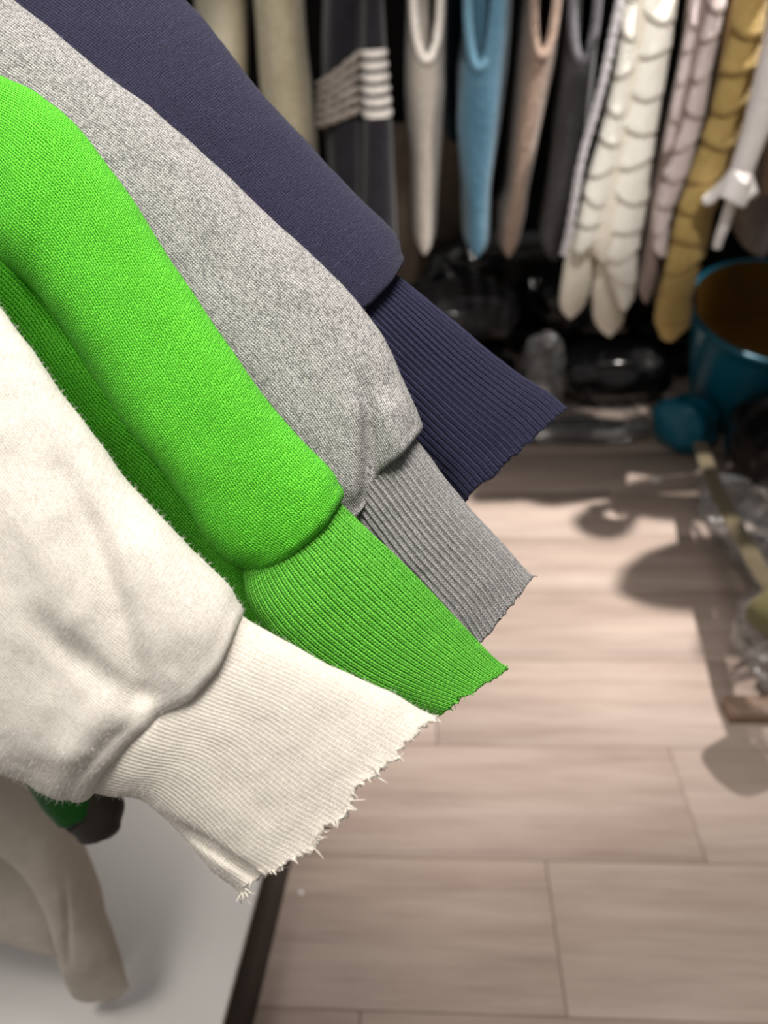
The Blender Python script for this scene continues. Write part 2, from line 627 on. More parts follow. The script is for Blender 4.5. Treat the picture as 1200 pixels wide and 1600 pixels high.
def rib_cuff(P, tj, uv, circ, pitch, amp, hem, seed, double=False):
    """Ribs as real corrugation, then a raw cut edge and an inner face."""
    n = outward(P)
    nrib = round(circ / pitch)
    ph = np.linspace(0, nrib * 2 * math.pi, P.shape[1])
    prof = np.abs(np.sin(ph / 2)) ** 0.7
    if double:
        prof = 0.75 * prof + 0.25 * np.abs(np.sin(ph)) ** 0.7
    v = np.linspace(0, 1, P.shape[0])
    fade = 0.8 + 0.2 * np.sin(v * 5)
    P = P + n * ((prof - 0.6)[None, :] * amp * fade[:, None])[..., None]
    # raw edge: uneven lengths
    ax = np.gradient(P.mean(1), axis=0)
    ax /= np.linalg.norm(ax, axis=1)[:, None]
    rg = np.random.default_rng(seed)
    cu = np.linspace(0, circ, P.shape[1])
    jag = 0.0
    for sc, a in ((0.011, 1.0), (0.005, 0.8), (0.0022, 0.7)):
        jag = jag + a * noise3(np.stack([cu / sc, np.zeros_like(cu), np.full_like(cu, 0.5)], -1), seed + int(sc * 1e5))
    jag[-1] = jag[0]
    w8 = np.clip((v - 0.86) / 0.14, 0, 1)
    P = P + ax[:, None] * (w8[:, None] * (hem * jag)[None, :])[..., None]
    P = P - ax[:, None] * (np.clip((v - 0.7) / 0.3, 0, 1)[:, None] * (0.0045 * np.clip(-np.sin(tj) * 1.6, 0, 1))[None, :])[..., None]
    # last courses flare a touch
    P = P + n * (0.0012 * np.clip((v - 0.9) / 0.1, 0, 1) ** 2)[:, None, None]
    inner = (P - n * 0.0013)[::-1]
    edge = P[-1:] * 0.5 + inner[:1] * 0.5 + ax[-1] * 0.0006
    G = np.concatenate([P, edge, inner[: int(P.shape[0] * 0.6)]])
    ug = np.concatenate([uv, uv[-1:] + [0, .001], uv[::-1][: int(P.shape[0] * 0.6)]])
    return P, G, ug, ax, n


def tufts(P, ax, n, count, size, seed, lo=0, hi=None):
    """Broken yarn ends along the cut edge."""
    rg = np.random.default_rng(seed)
    m = P.shape[1]
    parts = []
    for k in range(count):
        j = rg.integers(0, m)
        p = P[-1, j]
        d = ax[-1] * rg.uniform(0.2, 1.0) + rg.normal(0, 0.5, 3)
        d /= np.linalg.norm(d)
        e = rg.normal(0, 1, 3)
        L = size * rg.uniform(0.4, 1.3)
        t = np.linspace(0, 1, 5)[:, None]
        path = p - ax[-1] * 0.0008 + d * t * L + e * (t ** 2) * L * 0.3
        r = np.array([1, 1.2, 1.0, 0.8, 0.3]) * rg.uniform(0.00022, 0.0005)
        parts.append(rod_vf(path, r, 5))
    return merge(parts)


def smooth_noise_disp(P, seed, sc, amp):
    return P + outward(P) * (amp * fbm(P / sc, seed, 3))[..., None]


def torso(root, name, P, mat, seed, y_off=0.0):
    """The rest of the sweatshirt, out of the picture to the left: body hanging from its shoulders."""
    S = P[0].mean(0)
    zt = P[0][:, 2].max() - 0.005
    xs = S[0] - 0.02
    zs = np.array([zt + 0.045, zt + 0.04, zt + 0.02, zt - 0.01, zt - 0.08, zt - 0.2, zt - 0.36, zt - 0.5, zt - 0.56, zt - 0.565, zt - 0.62, zt - 0.625])
    hw = np.array([0.07, 0.095, 0.17, 0.235, 0.245, 0.235, 0.235, 0.24, 0.23, 0.2, 0.2, 0.195])
    tk = np.array([0.012, 0.02, 0.026, 0.03, 0.032, 0.034, 0.034, 0.036, 0.032, 0.024, 0.024, 0.02])
    th = np.linspace(0, 2 * math.pi, 61)
    xc = xs - 0.235
    V = np.stack([xc + hw[:, None] * np.cos(th), S[1] + y_off + tk[:, None] / 2 * np.sin(th) * (1 + .2 * np.sin(th * 7 + seed)), np.broadcast_to(zs[:, None], (len(zs), 61))], -1)
    uv = np.stack(np.broadcast_arrays(np.linspace(0, 1.0, 61)[None, :], zs[:, None]), -1).copy()
    grid_obj('torso', V, mat, root, uv)
    nk = np.stack([xc + 0.085 * np.cos(th), S[1] + y_off + 0.016 * np.sin(th), np.full(61, zt + 0.045)], -1)
    a, b = rod_vf(nk, 0.008, 8)
    mesh_obj('neckband', a, b, mat, root, np.stack([a[:, 0], a[:, 2]], -1))
    return xc, S[1] + y_off, zt


SWEATS = []


def sweatshirt(label, body, cuff, knit_m, rib_m, seed, fuzz=(5000, 2500), y_off=0.0, fl=.0024):
    root = None
    P, uv, tj, t, ax, circ, Nv = tube(body['top'], body['bot'], body['depth'], body['thick'], body.get('nv', 170), 220, body.get('power', 0.85), body.get('bow'), body.get('span', 0.22))
    P = sculpt(P, body.get('folds'), tj, Nv)
    P = smooth_noise_disp(P, seed, body.get('wr_scale', 0.03), body.get('wr', 0.0007))
    zt = P[0][:, 2].max()
    xc = P[0].mean(0)[0] - 0.255
    root = empty('sweatshirt', (xc, P[0].mean(0)[1] + y_off, zt - 0.63), label, 'sweatshirt', 'sweatshirts held out on the front rail')
    P2, uv2 = lip(P, ax, uv, body.get('lip', 0.006))
    sl = grid_obj('sleeve', P2, knit_m, root, uv2)
    Q, uvc, tc, _, axc, cc, Nc = tube(cuff['top'], cuff['bot'], cuff['depth'], cuff['thick'], 90, cuff.get('nu', 520), cuff.get('power', 0.85), cuff.get('bow'), cuff.get('span', 0.5))
    Q = sculpt(Q, cuff.get('folds'), tc, Nc)
    Q = smooth_noise_disp(Q, seed + 5, 0.03, cuff.get('wr', 0.0006))
    Qo, G, ug, axq, nq = rib_cuff(Q, tc, uvc, cc, cuff['pitch'], cuff['amp'], cuff['hem'], seed + 9, cuff.get('double', False))
    cf = grid_obj('cuff', G, rib_m, root, ug)
    if cuff.get('tufts'):
        a, b = tufts(Qo, axq, nq, cuff['tufts'], cuff['tuft_size'], seed + 3)
        fr = mesh_obj('frayed_edge', a, b, rib_m, cf, np.stack([a[:, 0], a[:, 2]], -1))
        fr['kind'] = 'stuff'
    a, b = fuzz_mesh([P2[:-8], Qo], fuzz, fl, 0.000035, seed + 1)
    fz = mesh_obj('fuzz', a, b, knit_m, sl, np.stack([a[:, 0], a[:, 2]], -1))
    fz['kind'] = 'stuff'
    SWEATS.append(torso(root, 'torso', P, knit_m, seed, y_off))
    return root, P


# navy, the farthest of the four
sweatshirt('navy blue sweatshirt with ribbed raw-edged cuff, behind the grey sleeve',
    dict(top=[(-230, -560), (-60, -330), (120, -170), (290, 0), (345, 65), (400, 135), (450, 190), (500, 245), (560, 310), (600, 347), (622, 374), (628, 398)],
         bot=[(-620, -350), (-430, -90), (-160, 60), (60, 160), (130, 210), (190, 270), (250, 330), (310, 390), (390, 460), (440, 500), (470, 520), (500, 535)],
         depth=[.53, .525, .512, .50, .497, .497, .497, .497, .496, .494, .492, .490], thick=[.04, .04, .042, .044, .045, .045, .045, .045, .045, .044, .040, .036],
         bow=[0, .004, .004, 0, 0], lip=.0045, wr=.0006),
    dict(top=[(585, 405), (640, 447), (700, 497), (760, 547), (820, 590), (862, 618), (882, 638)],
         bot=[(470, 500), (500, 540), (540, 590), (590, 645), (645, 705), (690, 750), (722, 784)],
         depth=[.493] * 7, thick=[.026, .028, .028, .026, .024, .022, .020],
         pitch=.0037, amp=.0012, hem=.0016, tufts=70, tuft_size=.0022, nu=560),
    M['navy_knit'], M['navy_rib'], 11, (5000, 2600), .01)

# heather grey
sweatshirt('heather grey sweatshirt with folded sleeve end, between green and navy sleeves',
    dict(top=[(-360, -520), (-220, -290), (-100, -110), (20, -2), (85, 50), (150, 105), (250, 180), (330, 250), (420, 340), (500, 410), (555, 470), (600, 532), (628, 592), (648, 632), (662, 666)],
         bot=[(-680, -230), (-560, 20), (-420, 160), (-220, 230), (-130, 270), (-50, 310), (60, 400), (150, 480), (240, 580), (320, 660), (370, 715), (410, 755), (440, 785), (465, 800), (480, 808)],
         depth=[.475, .47, .46, .45, .45, .45, .450, .451, .452, .452, .452, .451, .450, .449, .448], thick=[.04] * 4 + [.044] * 6 + [.046, .044, .04, .036, .032],
         bow=[-.003, .001, .000, .012, .016, .01], span=.16, lip=.004, wr=.0009,
         folds=[([(560, 560), (576, 640), (577, 735), (568, 800)], 11, -.008), ([(540, 570), (555, 650), (550, 760)], 26, .004), ([(605, 600), (620, 690)], 30, .006)]),
    dict(top=[(625, 655), (665, 706), (700, 754), (735, 796), (765, 828), (800, 866), (830, 905)],
         bot=[(500, 760), (540, 810), (575, 855), (610, 900), (650, 945), (690, 990), (722, 1040)],
         depth=[.450, .449, .447, .444, .441, .438, .437], thick=[.024, .026, .026, .026, .024, .022, .02],
         pitch=.0036, amp=.0012, hem=.0014, tufts=70, tuft_size=.002, nu=520),
    M['grey_knit'], M['grey_rib'], 23, (6000, 2600), -.012)

# bright green
groot, gP = sweatshirt('bright green sweatshirt with lighter green ribbed cuff, behind the white sleeve',
    dict(top=[(-420, -440), (-250, -170), (-110, 50), (0, 124), (60, 155), (120, 205), (180, 280), (240, 370), (300, 460), (370, 560), (430, 640), (480, 695), (518, 733), (531, 757)],
         bot=[(-720, 20), (-520, 180), (-250, 240), (-60, 330), (0, 402), (52, 452), (102, 520), (160, 612), (205, 675), (252, 732), (290, 785), (318, 838), (350, 874), (382, 888)],
         depth=[.415, .413, .41, .405] + [.40] * 10, thick=[.04, .042, .046, .05, .056, .056, .056, .056, .056, .056, .054, .05, .046, .042],
         bow=[0, .005, .006, .005, 0], lip=.007, wr=.0007, power=.8),
    dict(top=[(490, 745), (545, 800), (600, 850), (655, 905), (710, 962), (755, 1010), (790, 1047)],
         bot=[(376, 870), (388, 935), (416, 985), (466, 1035), (535, 1080), (608, 1107), (676, 1120)],
         depth=[.400, .400, .398, .396, .394, .392, .390], thick=[.03, .034, .036, .034, .03, .028, .026],
         pitch=.0031, amp=.0010, hem=.0010, tufts=60, tuft_size=.002, nu=620, double=True),
    M['green_knit'], M['green_rib'], 37, (2500, 1200), -.016)
# the underside of the green sleeve, folded back behind the white one
P, uv, tj, t, ax, circ, Nv = tube([(-200, 160), (-60, 330), (60, 450), (160, 600), (260, 690), (345, 800), (415, 880), (480, 960)],
                                  [(-420, 360), (-240, 560), (-90, 690), (40, 800), (150, 890), (270, 950), (360, 1020), (440, 1060)],
                                  [(.424, .435), (.424, .445)] + [(.425, .462)] * 4 + [(.425, .45), (.425, .43)], [.02] * 6 + [.014, .008], 90, 160)
grid_obj('sleeve_underside', smooth_noise_disp(P, 41, .03, .001), M['green_knit'], groot, uv)

# oatmeal white, the nearest
sweatshirt('oatmeal white sweatshirt with frayed cuff, the front sleeve',
    dict(top=[(-560, -330), (-340, 40), (-140, 310), (0, 478), (100, 620), (200, 750), (280, 840), (330, 890), (358, 918), (370, 940)],
         bot=[(-860, 150), (-660, 600), (-400, 950), (-220, 1100), (-90, 1160), (-20, 1188), (30, 1208), (66, 1230), (92, 1244), (112, 1246)],
         depth=[.35, .35, .35, .35, .35, .35, .35, .350, .350, .350], thick=[.05, .052, .056, .06, .064, .06, .056, .052, .048, .044],
         bow=[0, .007, .007, .000, -.004, -.004, 0], span=.15, lip=.007, wr=.0008, wr_scale=.02, power=.8,
         folds=[([(20, 620), (90, 730), (140, 830), (178, 940), (200, 1020), (222, 1085)], 24, -.0055),
                ([(20, 930), (120, 1030), (205, 1092)], 22, -.0032),
                ([(0, 700), (60, 850), (110, 960)], 40, .003),
                ([(180, 760), (290, 960)], 60, .003),
                ([(190, 1090), (110, 1180)], 30, .003)]),
    dict(top=[(335, 935), (395, 975), (450, 1004), (505, 1033), (560, 1061), (620, 1090), (676, 1122)],
         bot=[(110, 1190), (128, 1226), (170, 1242), (226, 1252), (285, 1305), (335, 1365), (382, 1394)],
         depth=[(.352, .350), (.352, .349), (.350, .348), (.349, .347), (.348, .346), (.347, .345), (.346, .344)], thick=[.036, .036, .034, .032, .03, .03, .03],
         pitch=.0021, amp=.00032, hem=.0030, tufts=230, tuft_size=.0036, nu=760,
         folds=[([(235, 1262), (300, 1306), (350, 1340), (406, 1374)], 9, -.004), ([(150, 1160), (215, 1120), (250, 1085)], 20, -.004)], wr=.0009,
         bow=[-.001, .001, .003, .004, .006, 0, 0]),
    M['white_knit'], M['white_rib'], 53, (9000, 3500), -.03, .0034)

# rail and hangers that carry them (out of the picture, left of the camera)
ys = [s[1] for s in SWEATS]
zr = max(s[2] for s in SWEATS) + 0.17
zr = max(zr, 1.62)
xr = sum(s[0] for s in SWEATS) / 4
for (xc, y, zt), nm in zip(SWEATS, ('navy', 'grey', 'green', 'white')):
    a = np.array([(xc + s * 0.2, y, zt + 0.012 - 0.05 * abs(s) ** 1.5) for s in np.linspace(-1, 1, 15)])
    h = empty('coat_hanger', (xc, y, zt), 'wooden hanger inside the %s sweatshirt' % nm, 'hanger')
    mesh_obj('shoulder_bar', *rod_vf(a, 0.0055, 8), M['hanger_wood'], h)
    hk = [(xc, y, zt + 0.012), (xc, y, zr - 0.025)] + [(xc + (xr - xc) + 0.018 * math.sin(q), y, zr - 0.0 + 0.018 * -math.cos(q)) for q in np.linspace(0.4, 4.2, 10)]
    mesh_obj('hook', *rod_vf(hk, 0.0018, 6), M['steel'], h)
rk = empty('garment_rack', (xr, 0.4, 0), 'steel garment rack carrying the sweatshirts above the white plinth', 'rack')
mesh_obj('rail', *rod_vf([(xr, -0.5, zr), (xr, 0.2, zr), (xr, 1.0, zr)], 0.012, 14), M['steel'], rk)
for yy in (-0.5, 1.0):
    mesh_obj('post', *rod_vf([(xr, yy, zr + .01), (xr, yy, 0.7), (xr, yy, 0.19)], 0.012, 14), M['steel'], rk)


# ------------------------------------------------------------------ white plinth under the rack
HP = 0.18
eA, eB = on_z(408, 1367, HP), on_z(346, 1600, HP)
pd = (eA - eB)[:2] / np.linalg.norm((eA - eB)[:2])
pn = np.array([-pd[1], pd[0]])
prz = math.atan2(pd[1], pd[0])
pc = eB[:2] + pd * 0.35 + pn * 0.55
M['plinth_white'] = plain('plinth_gloss_white', lin(236, 232, 229), 0.3, 0.5)
M['plinth_side'] = plain('plinth_dark_side', lin(44, 38, 34), 0.5, 0.3)
pl = empty('display_plinth', (pc[0], pc[1], 0), 'low display plinth with glossy white top and dark side', 'plinth')
mesh_obj('top_panel', *box_vf((pc[0], pc[1], HP - 0.006), (1.7, 1.1, 0.012), prz, 0.002), M['plinth_white'], pl, smooth=False)
mesh_obj('base', *box_vf((pc[0], pc[1], (HP - 0.012) / 2), (1.694, 1.094, HP - 0.0122), prz, 0.001), M['plinth_side'], pl, smooth=False)

# beige garment hanging down to the plinth
M['beige_fleece'] = wool('beige_fleece', lin(186, 176, 162), lin(198, 188, 175), 60, 0.0015, sheen=0.15)
pg = on_z(160, 1586, HP)
sp = empty('sweatpants', pg, 'beige fleece sweatpants with seamed legs hanging down to the white plinth', 'sweatpants')
zd = lambda px, py, z: float((CL - on_z(px, py, z)) @ CR[:, 2])
d0 = zd(160, 1575, HP + 0.05)
P, uv, tj, t, ax, ci, Nv = tube([(-40, 960), (10, 1090), (70, 1225), (110, 1300), (137, 1370), (155, 1430), (184, 1495), (198, 1540)],
                                [(-240, 1060), (-150, 1180), (-40, 1290), (40, 1350), (84, 1410), (100, 1470), (106, 1522), (114, 1556)],
                                [.74, .76, .80, .83, .855, .875, .895, d0], [.07, .07, .075, .08, .08, .075, .07, .055], 90, 90, bow=[0, .022, .03, .022, 0], bow_span=.22)
P = sculpt(P, [([(96, 1340), (104, 1420), (106, 1500)], 6, -.004)], tj, Nv)
P2, uv2 = lip(smooth_noise_disp(P, 71, .05, .0015), ax, uv, .014)
grid_obj('leg', P2, M['beige_fleece'], sp, uv2)
P, uv, tj, t, ax, ci, Nv = tube([(-60, 930), (0, 1080), (60, 1230), (92, 1320), (104, 1400), (106, 1450), (100, 1490)],
                                [(-420, 1080), (-380, 1200), (-330, 1310), (-260, 1390), (-180, 1430), (-100, 1455), (-20, 1462)],
                                [.80, .82, .85, .87, .885, .89, .895], [.07, .075, .08, .08, .08, .07, .05], 90, 120, bow=[0, .010, .012, .004, 0], bow_span=.3)
P2, uv2 = lip(smooth_noise_disp(P, 73, .05, .002), ax, uv, .012)
grid_obj('leg', P2, M['beige_fleece'], sp, uv2)

# dark green garment end with black band, behind the white cuff
M['deep_green'] = wool('deep_green_knit', lin(8, 58, 8), lin(12, 68, 10), 200, 0.0006)
M['blackish'] = wool('blackish_knit', lin(42, 36, 30), lin(50, 44, 38), 200, 0.0006)
gq = unproj(130, 1270, .66)
gg = empty('green_joggers', gq, 'dark green garment end with blackish band, peeking below the white cuff', 'garment')
P, uv, *_r = tube([(300, 960), (250, 1080), (212, 1170), (180, 1228), (165, 1246)], [(-20, 1040), (0, 1130), (30, 1200), (66, 1258), (92, 1283)],
                  [.64, .65, .655, .66, .66], [.05, .05, .048, .044, .042], 50, 80, bow=[0, .006, .006, 0])
P2, uv2 = lip(P, _r[2], uv, .004)
grid_obj('leg', P2, M['deep_green'], gg, uv2)
P, uv, *_r = tube([(190, 1205), (189, 1240), (192, 1262), (186, 1285)], [(60, 1245), (92, 1275), (108, 1296), (122, 1308)],
                  [.66, .66, .66, .66], [.036, .038, .036, .03], 40, 80, bow=[0, .003, .004, .002, 0])
P2, uv2 = lip(P, _r[2], uv, .008)
grid_obj('cuff', P2, M['blackish'], gg, uv2)


# ------------------------------------------------------------------ knitwear on the back rack
M['cream'] = wool('cream_knit', lin(216, 206, 178), lin(232, 224, 200), 70, .004)
M['khaki_cream'] = wool('khaki_cream_knit', lin(176, 166, 138), lin(202, 193, 166), 60, .004)
M['black_knit'] = wool('black_knit', lin(34, 32, 38), lin(44, 42, 48), 90, .003)
M['stripe_white'] = wool('white_stripe_knit', lin(214, 206, 200), lin(238, 232, 226), 120, .004)
M['stripe_grey'] = wool('grey_stripe_knit', lin(138, 128, 120), lin(176, 166, 158), 120, .004)
M['pale_grey'] = wool('pale_grey_knit', lin(160, 152, 143), lin(180, 172, 163), 60, .003)
M['pale_trim'] = wool('pale_grey_band', lin(222, 214, 204), lin(236, 230, 222), 120, .003)
M['blue'] = wool('blue_knit', lin(72, 110, 132), lin(90, 129, 151), 60, .003)
M['blue_trim'] = wool('blue_band', lin(106, 150, 174), lin(120, 164, 188), 120, .003)
M['brown'] = wool('brown_knit', lin(126, 106, 92), lin(152, 132, 118), 80, .005)
M['brown_trim'] = wool('brown_band', lin(160, 136, 121), lin(184, 160, 146), 120, .005)
M['charcoal'] = wool('charcoal_knit', lin(58, 56, 58), lin(76, 74, 78), 80, .004)
M['charcoal_trim'] = wool('charcoal_band', lin(98, 96, 102), lin(118, 116, 122), 120, .004)
M['dark_teal'] = wool('dark_teal_knit', lin(8, 36, 42), lin(12, 46, 52), 60, .003)
M['ivory'] = wool('ivory_scallop_knit', lin(232, 228, 216), lin(244, 241, 232), 110, .004)
M['ivory_plain'] = wool('ivory_plain_knit', lin(222, 214, 198), lin(232, 226, 212), 60, .003)
M['lilac'] = wool('lilac_scallop_knit', lin(206, 190, 188), lin(224, 210, 208), 110, .004)
M['mauve'] = wool('mauve_knit', lin(138, 120, 114), lin(154, 136, 130), 80, .003)
M['mustard'] = wool('mustard_scallop_knit', lin(168, 142, 84), lin(190, 164, 106), 110, .004)
M['lilac_grey'] = wool('lilac_grey_fluff', lin(196, 190, 194), lin(216, 212, 216), 150, .006)
M['soft_white'] = wool('soft_white_knit', lin(232, 226, 224), lin(244, 240, 238), 80, .003)
M['mid_grey'] = wool('mid_grey_knit', lin(112, 104, 104), lin(134, 126, 126), 60, .003)
BACK = 'knitwear on the back rack'


def slices(rows, y, length, nu=64, power=0.75, n=70, blunt=0.6):
    """Garment seen edge-on: px rows (py, left, right[, length share]) on its near edge at distance y, running back from there."""
    r = np.array([list(q) + [1.0] * (4 - len(q)) for q in rows], float)
    k = np.linspace(0, len(r) - 1, n)
    rr = np.stack([np.interp(k, np.arange(len(r)), r[:, c]) for c in range(4)], 1)
    for _ in range(3):
        rr[1:-1] = (rr[:-2] + 2 * rr[1:-1] + rr[2:]) / 4
    if blunt:                       # rounded lower end
        i = np.searchsorted(rr[:, 0], rr[-1, 0] - 18)
        w0 = max(8.0, (rr[i, 2] - rr[i, 1]) * blunt)
        top = rr[:, 0] <= rr[-1, 0] - w0
        keep_ = rr[top]
        a_ = np.linspace(0, math.pi / 2, 14)
        ys_ = rr[-1, 0] - w0 + w0 * np.sin(a_)
        half = np.interp(ys_, rr[:, 0], (rr[:, 2] - rr[:, 1]) / 2) * np.maximum(np.cos(a_), .04)
        mid = np.interp(ys_, rr[:, 0], (rr[:, 2] + rr[:, 1]) / 2)
        rr = np.vstack([keep_, np.stack([ys_, mid - half, mid + half, np.interp(ys_, rr[:, 0], rr[:, 3]) * (0.75 + .25 * np.cos(a_))], 1)])
        n = len(rr)
    L, R = on_y(rr[:, 1], rr[:, 0], np.full(n, y)), on_y(rr[:, 2], rr[:, 0], np.full(n, y))
    Cn, hw = (L + R) / 2, (R[:, 0] - L[:, 0]) / 2
    th = np.linspace(-math.pi / 2, 1.5 * math.pi, nu + 1)
    sg = lambda v: np.sign(v) * np.abs(v) ** power
    ln = length * rr[:, 3]
    back = ln[:, None] / 2 * (1 - sg(np.sin(th)))
    V = np.stack([Cn[:, 0:1] * (1 + 0.75 * back / y) + hw[:, None] * sg(np.cos(th)), y + back, np.broadcast_to(Cn[:, 2:3], (n, nu + 1))], -1)
    return V, rr, Cn, hw


def close(V):
    c = V[[0, -1]].mean(1, keepdims=True)
    return np.concatenate([np.broadcast_to(c[0], V[:1].shape), V, np.broadcast_to(c[1], V[:1].shape)])


HANGS = []


def hung(name, label, cat, rows, y, length, mat, seed, hole=None, trim=None, wr=.006, inner=0):
    V, rr, Cn, hw = slices(rows, y, length)
    V = close(V)
    keep = None
    if hole:
        hx, hy, rx, ry, lean = hole
        px, py = proj(V)
        fx = hx + lean * (py - hy)
        ins = (((px - fx) / rx) ** 2 + ((py - hy) / ry) ** 2 < 1) & (V[..., 1] < y + length * 0.5)
        keep = ~(ins[:-1, :-1] & ins[1:, :-1] & ins[:-1, 1:] & ins[1:, 1:])
    V = V + outward(V) * (wr * fbm(V * [14, 10, 4], seed, 2))[..., None]
    V[:, -1] = V[:, 0]
    root = empty(name, (Cn[-1][0], y + length / 2, Cn[-1][2]), label, cat, BACK)
    grid_obj('body', V, mat, root, keep=keep)
    if hole:
        a = np.linspace(0, 2 * math.pi, 49)
        qx, qy = hx + lean * (ry * np.sin(a)) + (rx + 3) * np.cos(a), hy + (ry + 3) * np.sin(a)
        dep = y + 0.004 + 0.020 * np.abs(np.cos(a)) ** 2
        pts = on_y(qx, qy, dep)
        a1, f1 = rod_vf(pts, 0.0125, 10)
        mesh_obj('armhole_band', a1, f1, trim, root)
        if inner:
            iu, iv_ = np.meshgrid(np.linspace(0, 1, 12), np.linspace(0, 1, 16))
            py_ = hy - 100 + (ry + 90) * iv_
            px_ = hx + lean * (py_ - hy) - rx - 2 + (2 * rx * inner) * iu
            grid_obj('inner_panel', on_y(px_, py_, y + .05 + .02 * (2 * iu - 1) ** 2), mat, root)
    HANGS.append((Cn[0], y + length / 2, label))
    return root, V, rr


hung('cardigan', 'cream knit cardigan hanging just behind the navy sleeve, first on the rack', 'cardigan',
     [(-120, 296, 378), (0, 298, 384), (120, 300, 388), (260, 304, 390), (350, 316, 384)], 2.40, .42, M['cream'], 101)
r2, V2, _ = hung('cardigan', 'khaki cream knit cardigan beside the black striped one', 'cardigan',
     [(-120, 396, 470), (0, 393, 477), (100, 400, 484), (240, 412, 496), (360, 420, 500), (410, 428, 494)], 2.32, .42, M['khaki_cream'], 102)

# black cardigan with striped sleeve
rb, Vb, _ = hung('cardigan', 'black knit cardigan with bands of white stripes', 'cardigan',
     [(-120, 510, 580), (0, 504, 578), (110, 500, 574), (190, 503, 570), (300, 514, 566), (420, 524, 566)], 2.36, .40, M['black_knit'], 103)
Vs, rs, Cs, hs = slices([(-110, 564, 598), (0, 566, 600), (80, 564, 604), (190, 568, 613), (300, 566, 618), (385, 562, 622), (432, 564, 622)], 2.28, .14)
grid_obj('sleeve', close(Vs), M['black_knit'], rb)
for k in range(6):
    yc = 84 + 19 * k
    rows = []
    for q in np.linspace(-1, 1, 7):
        py = yc + 6.5 * q
        g = 2.2 * math.sqrt(max(0, 1 - q * q)) + 0.3
        rows.append((py, 564 + (py - 80) * .036 - g, 604 + (py - 80) * .082 + g))
    Vk, *_ = slices(rows, 2.278, .146, n=8, blunt=0)
    grid_obj('stripe', Vk, M['stripe_white'], rb)
for k in range(6):
    a = np.linspace(0, 1, 14)
    qx, qy = 498 + 66 * a, 132 + 12.5 * k - (50 - 5 * k) * a ** 1.2 + 1.5 * np.sin(a * 26 + k)
    dep = 2.352 + 0.05 * (2 * a - 1) ** 4
    mesh_obj('stripe', *rod_vf(on_y(qx, qy, dep), 0.010, 8), M['stripe_grey'], rb)

hung('knit_vest', 'pale grey knit vest with oval armhole, left of the blue vest', 'vest',
     [(-120, 642, 706), (0, 637, 701), (90, 634, 699), (150, 632, 698), (200, 634, 692), (260, 640, 688), (330, 643, 684), (398, 646, 681)],
     2.35, .40, M['pale_grey'], 104, (667, -12, 18, 104, 0), M['pale_trim'], inner=.66)
hung('knit_vest', 'sky blue knit vest with oval armhole', 'vest',
     [(-120, 736, 812), (0, 732, 805), (60, 722, 802), (110, 715, 797), (200, 713, 785), (300, 722, 770), (403, 725, 767)],
     2.33, .40, M['blue'], 105, (752, -12, 18, 116, -.03), M['blue_trim'], inner=1.0)
hung('knit_vest', 'brown tweedy knit vest with oval armhole, right of the blue vest', 'vest',
     [(-120, 836, 898), (0, 821, 885), (90, 809, 875), (150, 804, 860), (220, 797, 845), (300, 790, 830), (350, 779, 824), (404, 776, 814)],
     2.33, .40, M['brown'], 106, (853, -12, 15, 98, -.07), M['brown_trim'])
hung('knit_vest', 'charcoal knit vest with oval armhole, beside the ivory scalloped sweater', 'vest',
     [(-120, 902, 956), (0, 888, 944), (100, 880, 936), (200, 868, 926), (300, 858, 912), (408, 844, 890)],
     2.34, .40, M['charcoal'], 107, (915, -12, 17, 106, -.05), M['charcoal_trim'], inner=.4)
hung('sweater', 'dark teal sweater almost hidden between pale grey and blue vests', 'sweater',
     [(-120, 690, 748), (0, 692, 746), (150, 694, 730), (225, 697, 725)], 2.78, .25, M['dark_teal'], 108)


def tiers(root, edges, y, ys, mat, out=0.010, dip=12.0):
    """Overlapping scalloped tiers down a sleeve; edges = (py, left, right), ys = tier bottoms."""
    e = np.array(edges, float)
    for k in range(len(ys) - 1):
        y0, y1 = ys[k] - 6, ys[k + 1]
        u = np.linspace(-1, 1, 15)
        s = np.r_[np.linspace(0, 1, 8), 1.03, 0.98, 0.85]
        inn = np.r_[np.zeros(8), 0.004, 0.008, 0.010]
        S, U = np.meshgrid(s, u, indexing='ij')
        q1, q2 = math.sin(k * 2.3 + y * 9), math.sin(k * 3.7 + y * 5)
        py = y0 + (y1 - y0) * S + S * (dip * (1 + .35 * q2) * (0.5 - np.abs(U - .25 * q1) ** 1.7) + 4.5 * q1 * U)
        xl, xr = np.interp(py, e[:, 0], e[:, 1]), np.interp(py, e[:, 0], e[:, 2])
        px = (xl + xr) / 2 + (xr - xl) / 2 * U * (1.0 + 0.05 * S)
        rad = 0.035
        dep = y + rad * (1 - np.sqrt(np.maximum(0, 1 - (U * 0.98) ** 2))) - out * S ** 1.6 + inn[:, None]
        grid_obj('scallop_tier', on_y(px, py, dep), mat, root)


def tier_sweater(label, cols, rows, y, mat, base, seed, length=.36):
    root, V, rr = hung('scalloped_sweater', label, 'sweater', rows, y, length, base, seed, wr=.003)
    for edges, ys in cols:
        tiers(root, edges, y - 0.006, ys, mat)
    return root


